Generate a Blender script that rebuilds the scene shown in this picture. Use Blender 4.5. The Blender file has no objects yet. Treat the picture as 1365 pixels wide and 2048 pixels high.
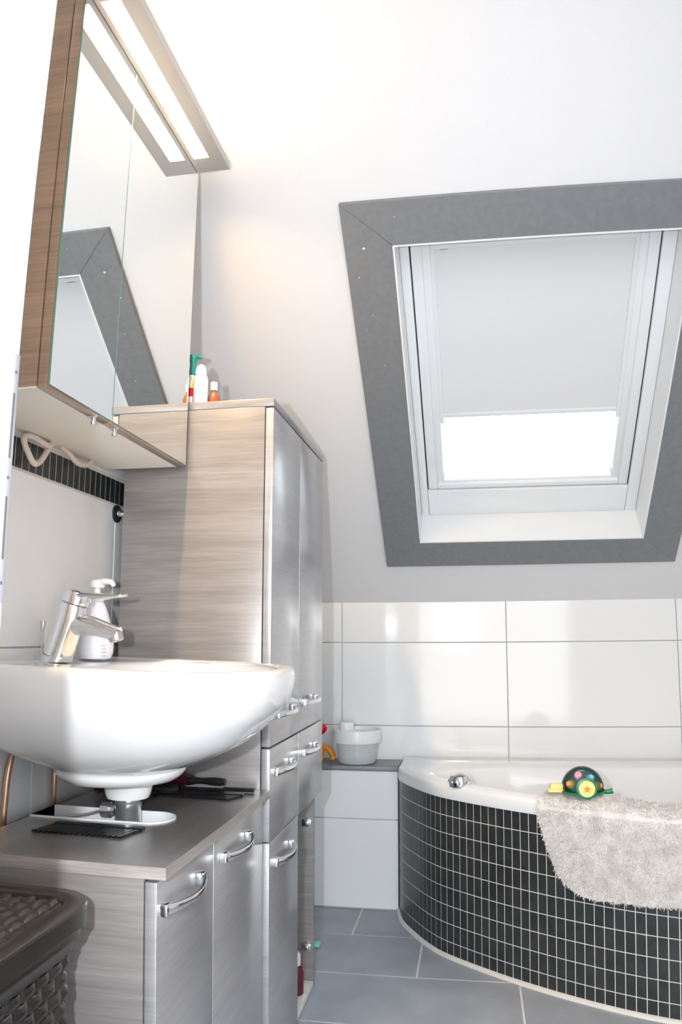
import bpy, bmesh, math, random
from mathutils import Vector, Matrix
random.seed(7)
S = bpy.context.scene
COL = S.collection
PI = math.pi

# ------------------------------------------------------------------ camera
cam = bpy.data.cameras.new('camera')
camo = bpy.data.objects.new('camera', cam)
COL.objects.link(camo)
S.camera = camo
# wide zoom lens with its barrel distortion, as a lens polynomial (36 mm tall sensor)
cam.type = 'PANO'
cam.panorama_type = 'FISHEYE_LENS_POLYNOMIAL'
cam.fisheye_fov = math.radians(160)
cam.fisheye_polynomial_k0 = 0.0
cam.fisheye_polynomial_k1 = -3.67286151e-02
cam.fisheye_polynomial_k2 = -1.04488240e-05
cam.fisheye_polynomial_k3 = 1.25990233e-05
cam.fisheye_polynomial_k4 = -1.61360602e-07
cam.sensor_fit = 'VERTICAL'
cam.sensor_height = 36
cam.sensor_width = 36 * 1365 / 2048
cam.lens = 27.2
cam.clip_start = 0.01
camo.matrix_world = Matrix((
    (9.86129429e-01, 2.58839919e-02, 1.63947457e-01, 0),
    (1.65978128e-01, -1.54400580e-01, -9.73967002e-01, 0),
    (1.03428479e-04, 9.87669216e-01, -1.56555133e-01, .93),
    (0, 0, 0, 1)))

# ------------------------------------------------------------------ world, lamps, exposure
WORLD = 5.0
FLASH = 14.0
LAMP = 260.0
LAMP_UP = 38.0
S.view_settings.view_transform = 'Standard'
S.view_settings.look = 'None'
S.view_settings.gamma = 1.0
S.view_settings.use_curve_mapping = False
S.view_settings.exposure = 0.0
w = bpy.data.worlds.new('overcast_sky')
S.world = w
w.use_nodes = True
bg = w.node_tree.nodes['Background']
bg.inputs[0].default_value = (0.93, 0.97, 1.0, 1)
bg.inputs[1].default_value = WORLD

fl = bpy.data.lights.new('camera_flash', 'AREA')   # the flash fired left of the lens
fl.shape = 'DISK'
fl.size = 0.026
fl.energy = FLASH
fl.color = (0.93, 0.965, 1.0)
flo = bpy.data.objects.new('camera_flash', fl)
COL.objects.link(flo)
flo.location = (-.115, -.01, .975)
flo.rotation_euler = (math.radians(98), 0, math.radians(0))

# ------------------------------------------------------------------ materials
def mat(name, col, rough=.5, metal=0., **kw):
    m = bpy.data.materials.new(name)
    m.use_nodes = True
    b = m.node_tree.nodes['Principled BSDF']
    b.inputs['Base Color'].default_value = (*col, 1)
    b.inputs['Roughness'].default_value = rough
    b.inputs['Metallic'].default_value = metal
    for k, v in kw.items():
        b.inputs[k.replace('_', ' ')].default_value = v
    return m

def noise_on(m, scale=(20, 20, 20), c0=None, c1=None, bump=0., detail=4, lo=.35, hi=.65, rough=None):
    nt = m.node_tree
    b = nt.nodes['Principled BSDF']
    tc = nt.nodes.new('ShaderNodeTexCoord')
    mp = nt.nodes.new('ShaderNodeMapping')
    mp.inputs['Scale'].default_value = scale
    nz = nt.nodes.new('ShaderNodeTexNoise')
    nz.inputs['Scale'].default_value = 1.0
    nz.inputs['Detail'].default_value = detail
    nt.links.new(tc.outputs['Object'], mp.inputs['Vector'])
    nt.links.new(mp.outputs[0], nz.inputs['Vector'])
    if c0 is not None:
        r = nt.nodes.new('ShaderNodeValToRGB')
        r.color_ramp.elements[0].position = lo
        r.color_ramp.elements[1].position = hi
        r.color_ramp.elements[0].color = (*c0, 1)
        r.color_ramp.elements[1].color = (*c1, 1)
        nt.links.new(nz.outputs['Fac'], r.inputs[0])
        nt.links.new(r.outputs[0], b.inputs['Base Color'])
    if bump:
        bp = nt.nodes.new('ShaderNodeBump')
        bp.inputs['Strength'].default_value = bump
        bp.inputs['Distance'].default_value = .002
        nt.links.new(nz.outputs['Fac'], bp.inputs['Height'])
        nt.links.new(bp.outputs[0], b.inputs['Normal'])
    return m

def wood(name, scale, c0, c1, c2, rough=.25, coat=1.5):
    """grey oak decor: long streaks, fine grain across them"""
    m = mat(name, c1, rough, 0, IOR=1.6, Coat_Weight=1.0, Coat_Roughness=.33, Coat_IOR=coat)
    nt = m.node_tree
    b = nt.nodes['Principled BSDF']
    tc = nt.nodes.new('ShaderNodeTexCoord')
    mp = nt.nodes.new('ShaderNodeMapping'); mp.inputs['Scale'].default_value = scale
    n0 = nt.nodes.new('ShaderNodeTexNoise'); n0.inputs['Scale'].default_value = .55; n0.inputs['Detail'].default_value = 2
    n1 = nt.nodes.new('ShaderNodeTexNoise'); n1.inputs['Scale'].default_value = 1.0; n1.inputs['Detail'].default_value = 6; n1.inputs['Roughness'].default_value = .62
    n1.inputs['Distortion'].default_value = .6
    n2 = nt.nodes.new('ShaderNodeTexNoise'); n2.inputs['Scale'].default_value = 6.0; n2.inputs['Detail'].default_value = 3
    nt.links.new(tc.outputs['Object'], mp.inputs[0])
    for n in (n0, n1, n2): nt.links.new(mp.outputs[0], n.inputs['Vector'])
    a = nt.nodes.new('ShaderNodeMath'); a.operation = 'MULTIPLY_ADD'; a.inputs[1].default_value = .34
    nt.links.new(n2.outputs['Fac'], a.inputs[0]); 
    a2 = nt.nodes.new('ShaderNodeMath'); a2.operation = 'MULTIPLY_ADD'; a2.inputs[1].default_value = .40
    nt.links.new(n1.outputs['Fac'], a2.inputs[0])
    a3 = nt.nodes.new('ShaderNodeMath'); a3.operation = 'MULTIPLY'; a3.inputs[1].default_value = .26
    nt.links.new(n0.outputs['Fac'], a3.inputs[0])
    nt.links.new(a3.outputs[0], a2.inputs[2]); nt.links.new(a2.outputs[0], a.inputs[2])
    r = nt.nodes.new('ShaderNodeValToRGB')
    e = r.color_ramp.elements
    e[0].position = .36; e[0].color = (*c0, 1)
    e[1].position = .64; e[1].color = (*c2, 1)
    mid = e.new(.5); mid.color = (*c1, 1)
    nt.links.new(a.outputs[0], r.inputs[0])
    nt.links.new(r.outputs[0], b.inputs['Base Color'])
    bp = nt.nodes.new('ShaderNodeBump'); bp.inputs['Strength'].default_value = .06; bp.inputs['Distance'].default_value = .0005
    nt.links.new(n2.outputs['Fac'], bp.inputs['Height']); nt.links.new(bp.outputs[0], b.inputs['Normal'])
    return m

def glassy(name, tint=(1, 1, 1), gl=.08, rough=0.0):
    m = bpy.data.materials.new(name); m.use_nodes = True
    nt = m.node_tree; nt.nodes.clear()
    t = nt.nodes.new('ShaderNodeBsdfTransparent'); t.inputs[0].default_value = (*tint, 1)
    g = nt.nodes.new('ShaderNodeBsdfGlossy'); g.inputs['Roughness'].default_value = rough
    f = nt.nodes.new('ShaderNodeFresnel'); f.inputs[0].default_value = 1.45
    mx = nt.nodes.new('ShaderNodeMixShader'); o = nt.nodes.new('ShaderNodeOutputMaterial')
    nt.links.new(f.outputs[0], mx.inputs[0]); nt.links.new(t.outputs[0], mx.inputs[1]); nt.links.new(g.outputs[0], mx.inputs[2])
    nt.links.new(mx.outputs[0], o.inputs[0])
    return m

def emit(name, col, s):
    m = bpy.data.materials.new(name); m.use_nodes = True
    b = m.node_tree.nodes['Principled BSDF']
    b.inputs['Base Color'].default_value = (.9, .9, .9, 1)
    b.inputs['Emission Color'].default_value = (*col, 1)
    b.inputs['Emission Strength'].default_value = s
    return m

WC = ((.175, .162, .158), (.225, .208, .203), (.285, .266, .26))
M = dict(
    paint=noise_on(mat('white_wall_paint', (.83, .825, .835), .75), (240, 240, 240), bump=.12),
    slope=noise_on(mat('white_ceiling_paint', (.79, .785, .795), .7), (160, 160, 160), bump=.15),
    tile=mat('white_glazed_tile', (.87, .88, .89), .07),
    grout=mat('grey_grout', (.50, .51, .52), .8),
    slate=noise_on(mat('slate_floor_tile', (.12, .13, .145), .5), (9, 9, 9), (.35, .39, .445), (.41, .45, .51), bump=.1),
    fgrout=mat('light_floor_grout', (.88, .88, .88), .8),
    mosaic=noise_on(mat('anthracite_mosaic', (.04, .045, .047), .3), (30, 30, 30), (.022, .026, .027), (.034, .038, .039), detail=2),
    mgrout=mat('cream_mosaic_grout', (.74, .72, .68), .7),
    trim=noise_on(mat('dark_grey_trim_paint', (.17, .175, .185), .38), (60, 60, 60), (.198, .206, .220), (.222, .230, .244), bump=.1),
    lacquer=mat('white_lacquer', (.85, .86, .87), .22),
    plastic_w=mat('white_plastic', (.84, .85, .86), .35),
    gap=mat('black_sash_gap', (.02, .02, .02), .6),
    glass=glassy('window_glass', (.97, .99, .98)),
    blind=mat('white_blackout_fabric', (.80, .805, .82), .8),
    woodh=wood('grey_oak_decor', (2.2, 2.2, 46), *WC),
    woodf=wood('grey_oak_front_lit', (2.2, 2.2, 46), (.245, .24, .25), (.305, .298, .308), (.375, .365, .375), coat=2.4),  # paler bluish copy of the oak; skylight sheen on the fronts is in the colour
    woodt=wood('grey_oak_top_shaded', (46, 2.2, 2.2), (.11, .10, .097), (.145, .134, .13), (.19, .176, .17)),  # darker copy of the oak; the washbasin's shade is put into the colour
    woodd=mat('dark_oak_interior', (.12, .105, .10), .5),
    edge=wood('light_oak_edge', (3, 3, 60), (.28, .25, .235), (.40, .36, .34), (.52, .47, .44)),
    white_board=mat('cream_board', (.90, .86, .80), .45),
    woodm=wood('brown_oak_decor', (2.2, 2.2, 46), (.25, .165, .11), (.33, .225, .155), (.42, .29, .20)),
    mirror=mat('mirror_silver', (.93, .95, .94), .004, 1.0),
    medge=mat('green_glass_edge', (.16, .30, .25), .15),
    chrome=mat('chrome', (.86, .87, .89), .06, 1.0),
    plate=mat('brushed_plate', (.34, .34, .37), .35, .1),
    satin=mat('satin_metal', (.62, .63, .65), .28, 1.0),
    alu=mat('grey_aluminium', (.50, .50, .51), .4, .5),
    ceramic=mat('white_ceramic', (.86, .855, .86), .06, 0, Coat_Weight=.5),
    acrylic=mat('white_bath_acrylic', (.86, .87, .885), .08),
    copper=mat('copper_pipe', (.62, .40, .28), .3, .9),
    cable=mat('cream_cable', (.74, .64, .56), .5),
    black=mat('black_comb_plastic', (.012, .012, .014), .22),
    wine=mat('wine_red_brush', (.12, .012, .03), .3),
    rattan=mat('dark_brown_rattan_plastic', (.020, .0155, .013), .24),
    jar=mat('frosted_clear_plastic', (.80, .83, .85), .3, 0, Alpha=.6),
    red=mat('red_plastic', (.75, .01, .02), .25),
    orange=mat('orange_plastic', (.9, .30, .01), .3),
    yellow=mat('yellow_plastic', (.93, .74, .28), .35),
    green=mat('green_plastic', (.01, .22, .09), .35),
    mint=mat('mint_plastic', (.30, .80, .68), .4),
    teal=mat('teal_plastic', (.03, .38, .30), .35),
    blue=mat('blue_plastic', (.10, .15, .45), .35),
    ball_pink=mat('pink_ball', (.85, .35, .45), .3),
    ball_blue=mat('sky_blue_ball', (.25, .60, .80), .3),
    ball_orange=mat('apricot_ball', (.85, .42, .12), .3),
    dome=glassy('clear_dome', (.80, .93, .93)),
    domed=mat('dark_teal_backing', (.06, .15, .15), .4),
    bottle=mat('white_bottle_plastic', (.80, .81, .86), .3),
    label=mat('pale_blue_print', (.42, .50, .66), .5),
    print_=mat('grey_print', (.40, .42, .42), .5),
    brown=mat('amber_bottle', (.30, .10, .05), .2),
    rug=noise_on(mat('light_grey_rug', (.62, .59, .57), .9), (35, 35, 35), (.64, .615, .60), (.79, .76, .745)),
    seal=mat('cream_silicone', (.70, .68, .64), .4),
    lamp=emit('warm_light_diffuser', (1.0, .67, .35), LAMP),
    lampup=emit('warm_uplight_diffuser', (1.0, .74, .45), LAMP_UP),
    dark=mat('black_rosette', (.02, .02, .022), .3),
    hall=mat('hall_paint', (.78, .77, .75), .8),
)

# ------------------------------------------------------------------ helpers
def smooth_mesh(me, ang=35):
    for p in me.polygons: p.use_smooth = True
    me.set_sharp_from_angle(angle=math.radians(ang))

KS = [1.]
PIV = Vector((0, 0, .93))
def obj(name, bm, m, parent=None, smooth=True, ang=35):
    """vertices are given in world coordinates"""
    me = bpy.data.meshes.new(name)
    off = Vector((0, 0, 0))
    if parent is not None:
        p = parent
        while p is not None:
            off += p.location; p = p.parent
    bmesh.ops.recalc_face_normals(bm, faces=bm.faces)
    if KS[0] != 1:
        for v in bm.verts: v.co = PIV + (v.co - PIV) * KS[0]
    if off.length: bmesh.ops.translate(bm, verts=bm.verts, vec=-off)
    bm.to_mesh(me); bm.free()
    for k in (m if isinstance(m, (list, tuple)) else [m]): me.materials.append(M[k])
    if smooth: smooth_mesh(me, ang)
    o = bpy.data.objects.new(name, me)
    COL.objects.link(o)
    if parent is not None: o.parent = parent
    return o

def thing(name, label, cat, loc, group=None):
    o = bpy.data.objects.new(name, None)
    o.empty_display_size = .05
    COL.objects.link(o); o.location = PIV + (Vector(loc) - PIV) * KS[0]
    o['label'] = label; o['category'] = cat
    if group: o['group'] = group
    return o

def tag(o, label, cat, group=None):
    o['label'] = label; o['category'] = cat
    if group: o['group'] = group
    return o

def struct(o, label=None, cat=None):
    o['kind'] = 'structure'
    if label: o['label'] = label
    if cat: o['category'] = cat
    return o

def BM(): return bmesh.new()

def box(bm, x0, x1, y0, y1, z0, z1, bev=0., mi=0, seg=2):
    vs = [bm.verts.new((x, y, z)) for x in (x0, x1) for y in (y0, y1) for z in (z0, z1)]
    f = [(0, 1, 3, 2), (4, 6, 7, 5), (0, 4, 5, 1), (2, 3, 7, 6), (0, 2, 6, 4), (1, 5, 7, 3)]
    fs = [bm.faces.new([vs[i] for i in q]) for q in f]
    for q in fs: q.material_index = mi
    if bev:
        es = list({e for q in fs for e in q.edges})
        r = bmesh.ops.bevel(bm, geom=es, offset=bev, segments=seg, profile=.5, affect='EDGES')
        for q in r['faces']: q.material_index = mi
    return fs

def ring_between(bm, A, B, mi=0, closed=True):
    n = len(A)
    for i in range(n if closed else n - 1):
        j = (i + 1) % n
        q = bm.faces.new((A[i], A[j], B[j], B[i])); q.material_index = mi

def frame_of(d):
    d = Vector(d).normalized()
    u = d.cross(Vector((0, 0, 1)))
    if u.length < 1e-4: u = Vector((1, 0, 0))
    u.normalize(); v = d.cross(u).normalized()
    return u, v

def tube(bm, pts, r, seg=16, cap=True, mi=0):
    pts = [Vector(p) for p in pts]
    rs = r if isinstance(r, (list, tuple)) else [r] * len(pts)
    rings = []
    u = None
    for i, p in enumerate(pts):
        d = (pts[min(i + 1, len(pts) - 1)] - pts[max(i - 1, 0)]).normalized()
        if u is None: u, v = frame_of(d)
        else:
            u = (u - d * u.dot(d)).normalized(); v = d.cross(u)
        rings.append([bm.verts.new(p + (u * math.cos(a) + v * math.sin(a)) * rs[i]) for a in [2 * PI * k / seg for k in range(seg)]])
    for a, b in zip(rings, rings[1:]): ring_between(bm, a, b, mi)
    if cap:
        for q in (rings[0], rings[-1]):
            f = bm.faces.new(q); f.material_index = mi
    return rings

def lathe(bm, c, prof, seg=40, axis=(0, 0, 1), mi=0, sx=1., sy=1.):
    """prof: (radius, height) along axis from c"""
    c = Vector(c); d = Vector(axis).normalized()
    if abs(d.z) > .999: u, v = Vector((1, 0, 0)), Vector((0, 1, 0))
    else: u, v = frame_of(d)
    rings = []
    for r, h in prof:
        r = max(r, 1e-5)
        rings.append([bm.verts.new(c + d * h + (u * math.cos(a) * sx + v * math.sin(a) * sy) * r) for a in [2 * PI * k / seg for k in range(seg)]])
    for a, b in zip(rings, rings[1:]): ring_between(bm, a, b, mi)
    f = bm.faces.new(rings[0]); f.material_index = mi
    f = bm.faces.new(rings[-1]); f.material_index = mi

def ball(bm, c, r, mi=0, seg=24, squash=1.):
    pr = [(r * math.sin(PI * k / 14), -r * squash * math.cos(PI * k / 14)) for k in range(15)]
    lathe(bm, c, pr, seg, mi=mi)

def catmull(P, n=12):
    P = [Vector(p) for p in P]
    Q = [P[0] * 2 - P[1]] + P + [P[-1] * 2 - P[-2]]
    out = []
    for i in range(1, len(Q) - 2):
        for k in range(n):
            t = k / n
            a, b, c, d = Q[i - 1], Q[i], Q[i + 1], Q[i + 2]
            out.append(.5 * ((2 * b) + (c - a) * t + (2 * a - 5 * b + 4 * c - d) * t * t + (3 * b - a - 3 * c + d) * t ** 3))
    out.append(P[-1])
    return out

XB = -.738                                      # back of the floor-standing cabinets, a hand off the wall
# ------------------------------------------------------------------ room shell
XL, XR, YB, YF = -.778, 1.21, 2.857, .52       # left, right, back wall; inner face of the wall with the door
ZK = 1.048                                      # top of the knee wall
A = math.radians(38); CA, SA = math.cos(A), math.sin(A)
ZC = 2.42
def SP(x, s, d=0.):                             # point on the sloped ceiling: x, distance up the slope, depth outwards
    return Vector((x, YB - s * CA + d * SA, ZK + s * SA + d * CA))
SMAX = (ZC - ZK) / SA

# floor: slate tiles 60 x 28 with light joints, real tile slabs on a grout bed
bm = BM()
box(bm, -1.6, 2.2, -3.2, 2.9, -.08, -.002, mi=1)
g = .0027
for i in range(-3, 20):
    y1 = 2.18 - .2825 * i; y0 = y1 - .2825
    if y0 > 2.86 or y1 < -3.2: continue
    x0 = .115 + (.3025 * i + .0275 * i * i if i < 0 else .27 * i)
    x0 = x0 % .6 - 2.4
    for k in range(9):
        a, b = x0 + .6 * k, x0 + .6 * (k + 1)
        a, b = max(a, -1.6), min(b, 2.2)
        if b - a < .02: continue
        box(bm, a + g, b - g, max(y0, -3.2) + g, min(y1, 2.9) - g, -.01, 0, .0008, seg=1)
struct(obj('floor', bm, ['slate', 'fgrout'], smooth=False), 'dark slate tiled bathroom floor')

def wall_tiles(bm, along, fixed, out, u0, u1, z0, z1, us, zs, mi=0, t=.006, g=.0014, bev=.0012):
    """tile slabs standing on a plane; along: 'x' or 'y'"""
    U = [u0] + [u for u in us if u0 < u < u1] + [u1]
    Z = [z0] + [z for z in zs if z0 < z < z1] + [z1]
    for a, b in zip(U, U[1:]):
        for c, d in zip(Z, Z[1:]):
            f0, f1 = sorted((fixed, fixed + out * t))
            if along == 'x': box(bm, a + g, b - g, f0, f1, c + g, d - g, bev, mi)
            else: box(bm, f0, f1, a + g, b - g, c + g, d - g, bev, mi)

# back knee wall with white tiles
bm = BM()
box(bm, XL - .1, XR + .1, YB + .0065, YB + .12, 0, ZK + .1, mi=1)
wall_tiles(bm, 'x', YB + .007, -1, XL, XR, 0, ZK, [-.477 + .6 * k for k in range(4)], [.3, .6, .9])
struct(obj('wall_back', bm, ['tile', 'grout', 'paint'], smooth=False), 'knee wall of glossy white tiles under the skylight')

# left wall: tiles to 1.2 m, mosaic band, paint above
bm = BM()
ztop = 3.2
prof = [(-3.2, 0), (YB + .1, 0), (YB + .1, ZK + .05), (YB - 3.0, 3.4), (-3.2, 3.4)]
box(bm, XL - .12, XL - .0062, YF - .28, YB + .1, 0, 1.276, mi=1)
box(bm, XL - .12, XL, YF - .28, YB + .1, 1.276, 3.0, mi=2)
wall_tiles(bm, 'y', XL - .007, 1, YF, YB, 0, .9026, [1.287 - .6, 1.287, 1.887, 2.487], [.3026, .6026])
wall_tiles(bm, 'y', XL - .007, 1, YF, YB, .9026, 1.214, [.987, 1.587, 2.187, 2.787], [])
y = .51
pitch = .0234
k0 = 1.191 - pitch * 28
for k in range(110):
    a = k0 + pitch * k
    if a < YF or a + pitch > YB: continue
    box(bm, XL - .007, XL - .0056, a + .0011, a + pitch - .0011, 1.2185, 1.272, .0003, 3, seg=1)
struct(obj('wall_left', bm, ['tile', 'mgrout', 'paint', 'mosaic'], smooth=False), 'left wall with white tiles, a dark mosaic band and white paint above')

bm = BM()
box(bm, XR, XR + .12, YF - .28, YB + .1, 0, 3.0, mi=0)
wall_tiles(bm, 'y', XR, -1, 1.6, YB, 0, ZK, [2.1], [.3, .6, .9], mi=1)
struct(obj('wall_right', bm, ['paint', 'tile'], smooth=False), 'white right wall outside the picture')

# sloped ceiling slab with the skylight opening
OX0, OX1, OS0, OS1 = -.168, .566, .320, 1.372
bm = BM()
TH = .22
xs = [XL - .1, OX0, OX1, XR + .1]; ss = [-.1, OS0, OS1, SMAX + .02]
def quadbox(bm, x0, x1, s0, s1, d0, d1, mi=0, bev=0.):
    vs = [bm.verts.new(SP(x, s, d)) for x in (x0, x1) for s in (s0, s1) for d in (d0, d1)]
    f = [(0, 1, 3, 2), (4, 6, 7, 5), (0, 4, 5, 1), (2, 3, 7, 6), (0, 2, 6, 4), (1, 5, 7, 3)]
    fs = [bm.faces.new([vs[i] for i in q]) for q in f]
    for q in fs: q.material_index = mi
    if bev:
        r = bmesh.ops.bevel(bm, geom=list({e for q in fs for e in q.edges}), offset=bev, segments=2, profile=.5, affect='EDGES')
        for q in r['faces']: q.material_index = mi
quadbox(bm, xs[0], xs[1], ss[0], ss[3], 0, TH)
quadbox(bm, xs[2], xs[3], ss[0], ss[3], 0, TH)
quadbox(bm, xs[1], xs[2], ss[0], ss[1], 0, TH)
quadbox(bm, xs[1], xs[2], ss[2], ss[3], 0, TH)
struct(obj('ceiling', bm, ['slope'], smooth=False), 'white sloped ceiling around the skylight')
bm = BM()
box(bm, XL - .1, XR + .1, YF - .28, YB - SMAX * CA, ZC, ZC + .15)
struct(obj('ceiling', bm, ['slope'], smooth=False), 'flat white ceiling above the washbasin')

# wall with the doorway the picture was taken through
DX0, DX1, DY0 = -.371, .66, .24
bm = BM()
box(bm, XL - .1, DX0, DY0, YF, 0, ZC)
box(bm, DX1, XR + .1, DY0, YF, 0, ZC)
box(bm, DX0, DX1, DY0, YF, 2.06, ZC)
struct(obj('wall_front', bm, ['paint'], smooth=False), 'wall with the doorway')

def empty_struct(name, loc, label=None):
    o = bpy.data.objects.new(name, None); COL.objects.link(o); o.location = loc
    o['kind'] = 'structure'
    if label: o['label'] = label
    return o
door = empty_struct('door_1', (-.358, .38, 0), 'white door frame at the left edge of the picture')
bm = BM()
JX = -.345
box(bm, DX0, JX, .22, .520, 0, 2.04, .0015)
box(bm, DX1 - .026, DX1, .22, .520, 0, 2.04, .0015)
box(bm, DX0, DX1, .22, .520, 2.04, 2.06, .0015)
obj('door_frame', bm, 'lacquer', door)
bm = BM()
box(bm, JX - .001, JX + .0010, .5119, .5197, .951, 1.145, .0005)
sp = obj('strike_plate', bm, 'plate', door)
bm = BM()
for z0, z1 in ((1.061, 1.1135), (.9834, 1.032)):
    box(bm, JX - .006, JX + .0013, .5133, .5168, z0, z1, .001)
for z in (1.130, 1.046, .966):
    lathe(bm, (JX + .0006, .5150, z), [(.0015, 0), (.0015, .0006), (.0003, .0008)], 12, axis=(1, 0, 0))
obj('latch_opening', bm, 'woodd', sp)

# hall behind the camera, unseen; far end left open to add fill light
bm = BM()
box(bm, -1.6, -1.5, -2.1, DY0, 0, ZC + .1)
box(bm, 2.1, 2.2, -2.1, DY0, 0, ZC + .1)
struct(obj('wall_hall', bm, ['hall'], smooth=False), 'white walls of the hall outside the bathroom')
bm = BM()
box(bm, -1.6, 2.2, -2.1, DY0, ZC, ZC + .1)
struct(obj('ceiling', bm, ['hall'], smooth=False), 'white ceiling of the hall')

# ------------------------------------------------------------------ skylight
SPECKS = ((-.240, 1.37, .0034), (-.261, 1.292, .0017), (-.237, 1.181, .0014), (-.219, 1.023, .0014), (-.157, 1.446, .0013), (-.257, 1.138, .001))
TX0, TX1, TS0, TS1 = -.289, .686, .204, 1.488
bm = BM()
def mitre(bm, X0, X1, S0, S1, x0, x1, s0, s1, d0, d1, mi=0, bev=.0015):
    O = [(X0, S0), (X1, S0), (X1, S1), (X0, S1)]; I = [(x0, s0), (x1, s0), (x1, s1), (x0, s1)]
    for k in range(4):
        j = (k + 1) % 4
        P = [O[k], O[j], I[j], I[k]]
        lo = [bm.verts.new(SP(a, b, d0)) for a, b in P]; hi = [bm.verts.new(SP(a, b, d1)) for a, b in P]
        fs = [bm.faces.new(lo[::-1]), bm.faces.new(hi)]
        for q in range(4):
            r = (q + 1) % 4
            fs.append(bm.faces.new((lo[q], lo[r], hi[r], hi[q])))
        for f in fs: f.material_index = mi
        if bev:
            r = bmesh.ops.bevel(bm, geom=list({e for f in fs for e in f.edges}), offset=bev, segments=1, affect='EDGES')
            for f in r['faces']: f.material_index = mi
mitre(bm, TX0, TX1, TS0, TS1, OX0 + .001, OX1 - .001, OS0 + .001, OS1 - .001, -.014, 0)
for (x_, s_, r_) in SPECKS:
    for f in [bm.faces.new([bm.verts.new(SP(x_ + r_ * math.cos(a), s_ + r_ * math.sin(a), -.0144)) for a in [2 * PI * k / 10 for k in range(10)]])]: f.material_index = 1
struct(obj('trim_1', bm, ['trim', 'slope']), 'wide dark grey painted surround of the skylight')

win = empty_struct('window_1', SP(.2, .85, .1), 'white roof window with its blind half drawn')
bm = BM()   # reveal lining; its edge stands as a thin white line around the opening
def ringbox(bm, X0, X1, S0, S1, w_, d0, d1, mi=0, bev=.0, wb=None):
    wb = wb or (w_, w_, w_, w_)   # left,right,bottom,top widths
    quadbox(bm, X0, X0 + wb[0], S0, S1, d0, d1, mi, bev)
    quadbox(bm, X1 - wb[1], X1, S0, S1, d0, d1, mi, bev)
    quadbox(bm, X0 + wb[0], X1 - wb[1], S0, S0 + wb[2], d0, d1, mi, bev)
    quadbox(bm, X0 + wb[0], X1 - wb[1], S1 - wb[3], S1, d0, d1, mi, bev)
ringbox(bm, OX0, OX1, OS0, OS1, .0045, -.0145, .19)
obj('lining', bm, 'lacquer', win, smooth=False)
bm = BM()
ringbox(bm, -.1635, .5615, .3245, 1.366, .02, .116, .20, wb=(.026, .037, .110, .02), bev=.004)
obj('window_frame', bm, 'lacquer', win)
bm = BM()
ringbox(bm, -.137, .5245, .437, 1.345, .02, .150, .158, wb=(.003, .003, .003, .003))
ringbox(bm, -.1365, .5245, .4365, 1.345, .02, .1275, .20, wb=(.002, .002, .002, .002))
obj('sash_gap', bm, 'gap', win, smooth=False)  # black rings stand in for the shaded gap between frame and sash
bm = BM()   # sash with a stepped inner profile
ringbox(bm, -.134, .521, .4400, 1.344, .03, .122, .175, wb=(.030, .030, .019, .03), bev=.003)
ringbox(bm, -.106, .493, .457, 1.316, .03, .134, .180, wb=(.024, .022, .010, .03), bev=.002)
obj('sash', bm, 'lacquer', win)
bm = BM()
quadbox(bm, -.095, .48, .455, 1.33, .168, .172)
obj('pane', bm, 'glass', win, smooth=False)
bl = None
bm = BM()
quadbox(bm, -.082, .471, .731, 1.30, .150, .1512)
bl = obj('roller_blind', bm, 'blind', win, smooth=False)
bm = BM()
quadbox(bm, -.082, .471, .717, .731, .1465, .155, bev=.001)
obj('bottom_bar', bm, 'lacquer', bl)
bm = BM()
quadbox(bm, -.083, -.071, .70, 1.318, .140, .156)
quadbox(bm, .460, .472, .70, 1.318, .140, .156)
quadbox(bm, -.071, .460, 1.296, 1.318, .140, .156)
obj('blind_rail', bm, 'plastic_w', bl, smooth=False)
bm = BM()
quadbox(bm, -.055, -.035, 1.283, 1.290, .136, .141)
obj('maker_plate', bm, 'satin', win, smooth=False)

# tiny plaster specks on the dark surround
# ------------------------------------------------------------------ tiled ledge between bath and corner
ledge = thing('tiled_ledge', 'low white tiled ledge with a grey slate top left of the bath', 'ledge', (-.5, 2.77, 0))
bm = BM()
LX, LY = -.256, 2.690
box(bm, XL + .001, LX - .006, LY + .0065, YB - .001, 0, .466, mi=1)
wall_tiles(bm, 'x', LY + .007, -1, XL + .002, LX, .004, .466, [-.85], [.303], mi=0)
wall_tiles(bm, 'y', LX - .007, 1, LY + .002, YB - .002, .004, .466, [], [.303], mi=0)
obj('tiled_box', bm, ['tile', 'grout'], ledge, smooth=False)
bm = BM()
box(bm, XL + .001, LX, LY - .004, YB - .001, .466, .480, .001)
obj('slate_top', bm, 'trim', ledge)

# ------------------------------------------------------------------ bath
front = [(-.256, 2.70), (-.232, 2.585), (-.187, 2.488), (-.135, 2.398), (-.075, 2.326), (.063, 2.213), (.188, 2.127), (.278, 2.073), (.371, 2.024), (.467, 1.984), (.60, 1.942), (.80, 1.902), (1.0, 1.884), (1.19, 1.88)]
cur = catmull([(x, y, 0) for x, y in front], 24)
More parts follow.
